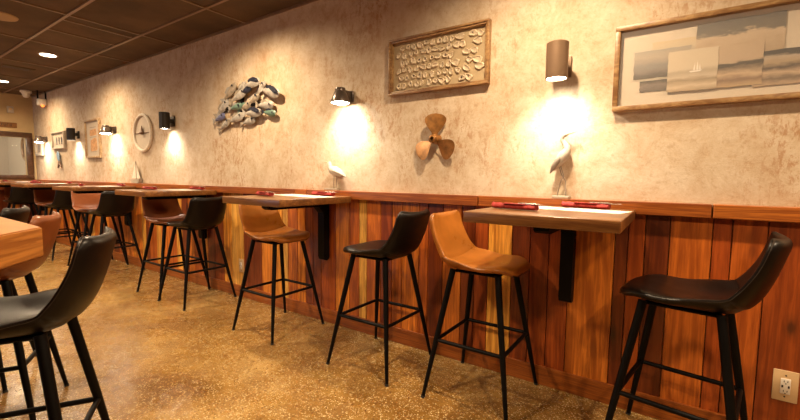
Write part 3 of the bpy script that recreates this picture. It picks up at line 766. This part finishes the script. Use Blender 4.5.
def gull():
    t = empty('gull_figurine', (-2.25, 2.365, RZ), 0, 'white carved shorebird figurine on the rail below the bell lamp', 'figurine')
    bm = BM(); box(bm, -.10, .035, -.025, .025, 0, .016, .002); obj('base', bm, 'whitewood', t)
    bm = BM(); tube(bm, [(-.018, 0, .014), (-.012, 0, .115)], .003, 8); obj('leg', bm, 'greywing', t)
    bm = BM(); tube(bm, [(.008, .006, .014), (.006, .006, .115)], .003, 8); obj('leg', bm, 'greywing', t)
    bm = BM(); tube(bm, [(.115, 0, .108), (.085, 0, .125), (.045, 0, .143), (.0, 0, .155), (-.035, 0, .165), (-.055, 0, .185), (-.062, 0, .205), (-.068, 0, .220), (-.080, 0, .222)],
                    [.005, .017, .032, .040, .034, .022, .018, .0175, .007], 18); obj('body', bm, 'whitewood', t)
    bm = BM(); tube(bm, [(-.078, 0, .222), (-.100, 0, .226), (-.122, 0, .226)], [.007, .004, .0012], 10); obj('beak', bm, 'linen', t)
    bm = BM(); tube(bm, [(.12, -.014, .110), (.07, -.026, .138), (.01, -.031, .158), (-.02, -.024, .168)], [.003, .010, .012, .004], 12); obj('wing', bm, 'whitewood', t)
gull()
def sailboat():
    t = empty('sailboat_figurine', (-5.80, 2.365, RZ), 0, 'white model sailboat standing on the rail below the round ornament', 'figurine')
    V = lambda a, b, d: (a, d, b)
    bm = BM(); prism(bm, [(-.12, .05), (.13, .05), (.10, 0), (-.09, 0)], V, -.022, .022); obj('hull', bm, 'whitewood', t, False)
    bm = BM(); tube(bm, [(.01, 0, .045), (.01, 0, .28)], .004, 8); obj('mast', bm, 'brown_paint', t)
    bm = BM(); prism(bm, [(-.115, .062), (.0, .062), (.002, .27)], V, -.003, .003); obj('mainsail', bm, 'sail', t, False)
    bm = BM(); prism(bm, [(.022, .062), (.115, .062), (.02, .24)], V, -.003, .003); obj('jib', bm, 'sail', t, False)
sailboat()

# ------------------------------------------------------------------ outlets
def outlet(x, z, label, s=1.0, face=True):
    t = empty('outlet', (x, 2.378, z), 0, label, 'outlet', None)
    w, h = .042*s, .070*s
    bm = BM(); box(bm, -w, w, -.006, 0, -h, h, .002); obj('cover_plate', bm, 'cream_plate', t)
    bm = BM(); box(bm, -.0165, .0165, -.0105, -.0055, -.035, .035, .002); f = obj('socket_face', bm, 'white_plastic', t)
    bm = BM()
    for dz in (-.022, .022):
        for dx in (-.006, .006): box(bm, dx-.0012, dx+.0012, -.0115, -.0100, dz-.003, dz+.005)
        box(bm, -.002, .002, -.0115, -.0100, dz-.011, dz-.007)
    for dx in (-.0105, .0105): box(bm, dx-.003, dx+.003, -.0115, -.0100, -.006, .005)
    obj('slots', bm, 'slot', f, False)
    for dz in (-.048, .048):
        bm = BM(); ellipsoid(bm, (0, -.006, dz), (.0035, .002, .0035), u=10, v=6); obj('screw', bm, 'slot', t)
outlet(.462, .320, 'cream electrical outlet with charging ports at the lower right')
outlet(-3.555, .320, 'cream electrical outlet left of the stool under the gull table', .95)

# ------------------------------------------------------------------ ceiling fixtures
def downlight(x, y, label):
    t = empty('ceiling_light', (x, y, ZC), 0, label, 'ceiling light', 'recessed ceiling lights')
    bm = BM(); lathe(bm, [(.080, -.004), (.095, -.004), (.100, 0), (.078, 0)], 36, cap0=False, cap1=False); obj('trim_ring', bm, 'tbar', t)
    bm = BM(); lathe(bm, [(.001, -.005), (.079, -.005), (.079, -.001), (.001, -.001)], 30); obj('lens', bm, 'lens_down', t)
    spot('ceiling_or_fill_spot', (x, y, ZC-.02), DL*.6, 168, .9, rad=.05, col=(1, .745, .47))
DL = 185
downlight(-6.42, 1.70, 'lit recessed ceiling light nearer the camera')
downlight(-8.85, 1.75, 'lit recessed ceiling light near the back wall, at the left edge')
for x, y, e, rr in ((-3.1, 1.66, .56, .04), (-.60, 1.64, .56, .04), (1.70, 1.66, .62, .04), (-4.9, .2, 1.3, .08), (-1.9, -.2, .85, .08), (1.0, -.2, .85, .08), (-7.6, -.4, 1.3, .08)):  # second row, farther from the wall, is unseen fill added to even its light
    spot('ceiling_or_fill_spot', (x, y, ZC-.02), DL*e, 164, .8, rad=rr, col=(1, .745, .47))
bm = BM(); lathe(bm, [(.001, -.012), (.10, -.012), (.135, -.008), (.14, 0), (.001, 0)], 40)
tag(obj('ceiling_speaker', bm, 'speaker', loc=(-5.23, 1.04, ZC)), 'round unlit beige speaker cover in the ceiling at the top left', 'speaker')
t = empty('air_vent', (-7.55, 1.66, ZC), 0, 'dark slotted air vent in the ceiling between the two lit lights', 'vent')
bm = BM(); box(bm, -.10, .10, -.17, .17, -.008, 0, .002); obj('frame', bm, 'ceiling', t)
bm = BM()
for k in range(3): box(bm, -.07+k*.05, -.045+k*.05, -.15, .12, -.010, -.0075)
obj('slots', bm, 'slot', t, False)
t = empty('security_camera', (-9.50, 2.18, ZC), 0, 'small pale dome camera on the ceiling near the far corner', 'camera')
bm = BM(); lathe(bm, [(.001, -.12), (.03, -.115), (.048, -.09), (.06, -.045), (.08, -.03), (.08, 0), (.001, 0)], 26); obj('housing', bm, 'white_plastic', t)
t = empty('alarm_unit', (-9.28, 2.33, 2.41), 0, 'small white alarm box with an orange lamp in the far top corner', 'alarm')
bm = BM(); box(bm, -.05, .05, -.06, .06, .02, .13, .01); obj('housing', bm, 'white_plastic', t)
bm = BM(); ellipsoid(bm, (.05, .0, .005), (.024, .024, .022)); obj('lamp', bm, 'amber', t)
for dy in (-.05, .06):
    bm = BM(); tube(bm, [(0, dy, .125), (0, dy, .28)], .012, 8); obj('hanger', bm, 'steel', t)
t = empty('wall_control', (XB+.001, 2.085, 2.39), 0, 'small pale square control plate high on the back wall', 'control panel')
bm = BM(); box(bm, 0, .02, -.045, .045, -.06, .06, .003); obj('cover_plate', bm, 'white_frame', t)
bm = BM(); box(bm, .02, .024, -.02, .02, -.01, .03, .001); obj('display', bm, 'cream_plate', t)
t = empty('wood_sign', (XB+.001, 1.90, 2.11), 0, 'small carved wooden sign on the back wall above the framed window', 'sign')
bm = BM(); box(bm, 0, .02, -.26, .26, -.045, .045, .004); obj('board', bm, 'sign_wood', t)
bm = BM(); y = -.22
while y < .2:
    w = rnd.choice((.022, .028)); box(bm, .02, .023, y, y+.007, -.02, .022)
    if rnd.random() < .8: box(bm, .02, .023, y, y+w, .014, .022)
    if rnd.random() < .5: box(bm, .02, .023, y, y+w, -.02, -.012)
    if rnd.random() < .6: box(bm, .02, .023, y+w-.006, y+w, -.02, .022)
    y += w+.012
obj('lettering', bm, 'slot', t, False)
# oval ring in the adjoining room, seen through the window
t = empty('oval_ring', (-11.45, WY+.199, 1.76), 0, 'oval ring ornament seen through the framed window', 'wall ornament')
bm = BM(); torus(bm, lambda a, b, d: (a, -d-.034, b), .21, .03, 40, 10, sx=1.1, sz=1.15); obj('rim', bm, 'frame_wood', t)
bm = BM(); prism(bm, [(.22*math.cos(2*PI*k/40), .23*math.sin(2*PI*k/40)) for k in range(40)], lambda a, b, d: (a, -d, b), .002, .012); obj('backing', bm, 'linen', t)
l = bpy.data.lights.new('beyond_light', 'POINT'); l.energy = 55; l.color = (1, .86, .66); l.shadow_soft_size = .15
o = bpy.data.objects.new('beyond_light', l); COL.objects.link(o); o.location = (XB-1.5, .9, 2.3)

# cool daylight from the shop front (behind and to the left of the camera)
l = bpy.data.lights.new('daylight', 'AREA'); l.shape = 'RECTANGLE'; l.size = 3.0; l.size_y = 1.6; l.energy = 28; l.color = (.62, .78, 1)
o = bpy.data.objects.new('daylight', l); COL.objects.link(o); o.location = (-7.5, -4.9, 1.5); o.rotation_euler = (math.radians(90), 0, 0)

w = bpy.data.worlds.new('world'); C.world = w; w.use_nodes = True
w.node_tree.nodes['Background'].inputs[0].default_value = (.03, .022, .015, 1)

# ------------------------------------------------------------------ camera
f, yaw, pitch, roll = 398.0, .5988, .0810, .0109
fwd = Vector((-math.sin(yaw)*math.cos(pitch), math.cos(yaw)*math.cos(pitch), -math.sin(pitch)))
rt = Vector((math.cos(yaw), math.sin(yaw), 0)); up = rt.cross(fwd)
r2 = rt*math.cos(roll)+up*math.sin(roll); u2 = -rt*math.sin(roll)+up*math.cos(roll)
cam = bpy.data.cameras.new('camera'); cam.sensor_fit = 'HORIZONTAL'; cam.sensor_width = 36; cam.lens = f*36/800; cam.clip_start = .02
co = bpy.data.objects.new('camera', cam); COL.objects.link(co)
mt = Matrix(((r2.x, u2.x, -fwd.x, 0), (r2.y, u2.y, -fwd.y, 0), (r2.z, u2.z, -fwd.z, 1.224), (0, 0, 0, 1)))
co.matrix_world = mt
C.camera = co
vs = C.view_settings; vs.view_transform = 'Standard'; vs.look = 'None'; vs.exposure = 0.80; vs.gamma = 1; vs.use_curve_mapping = False
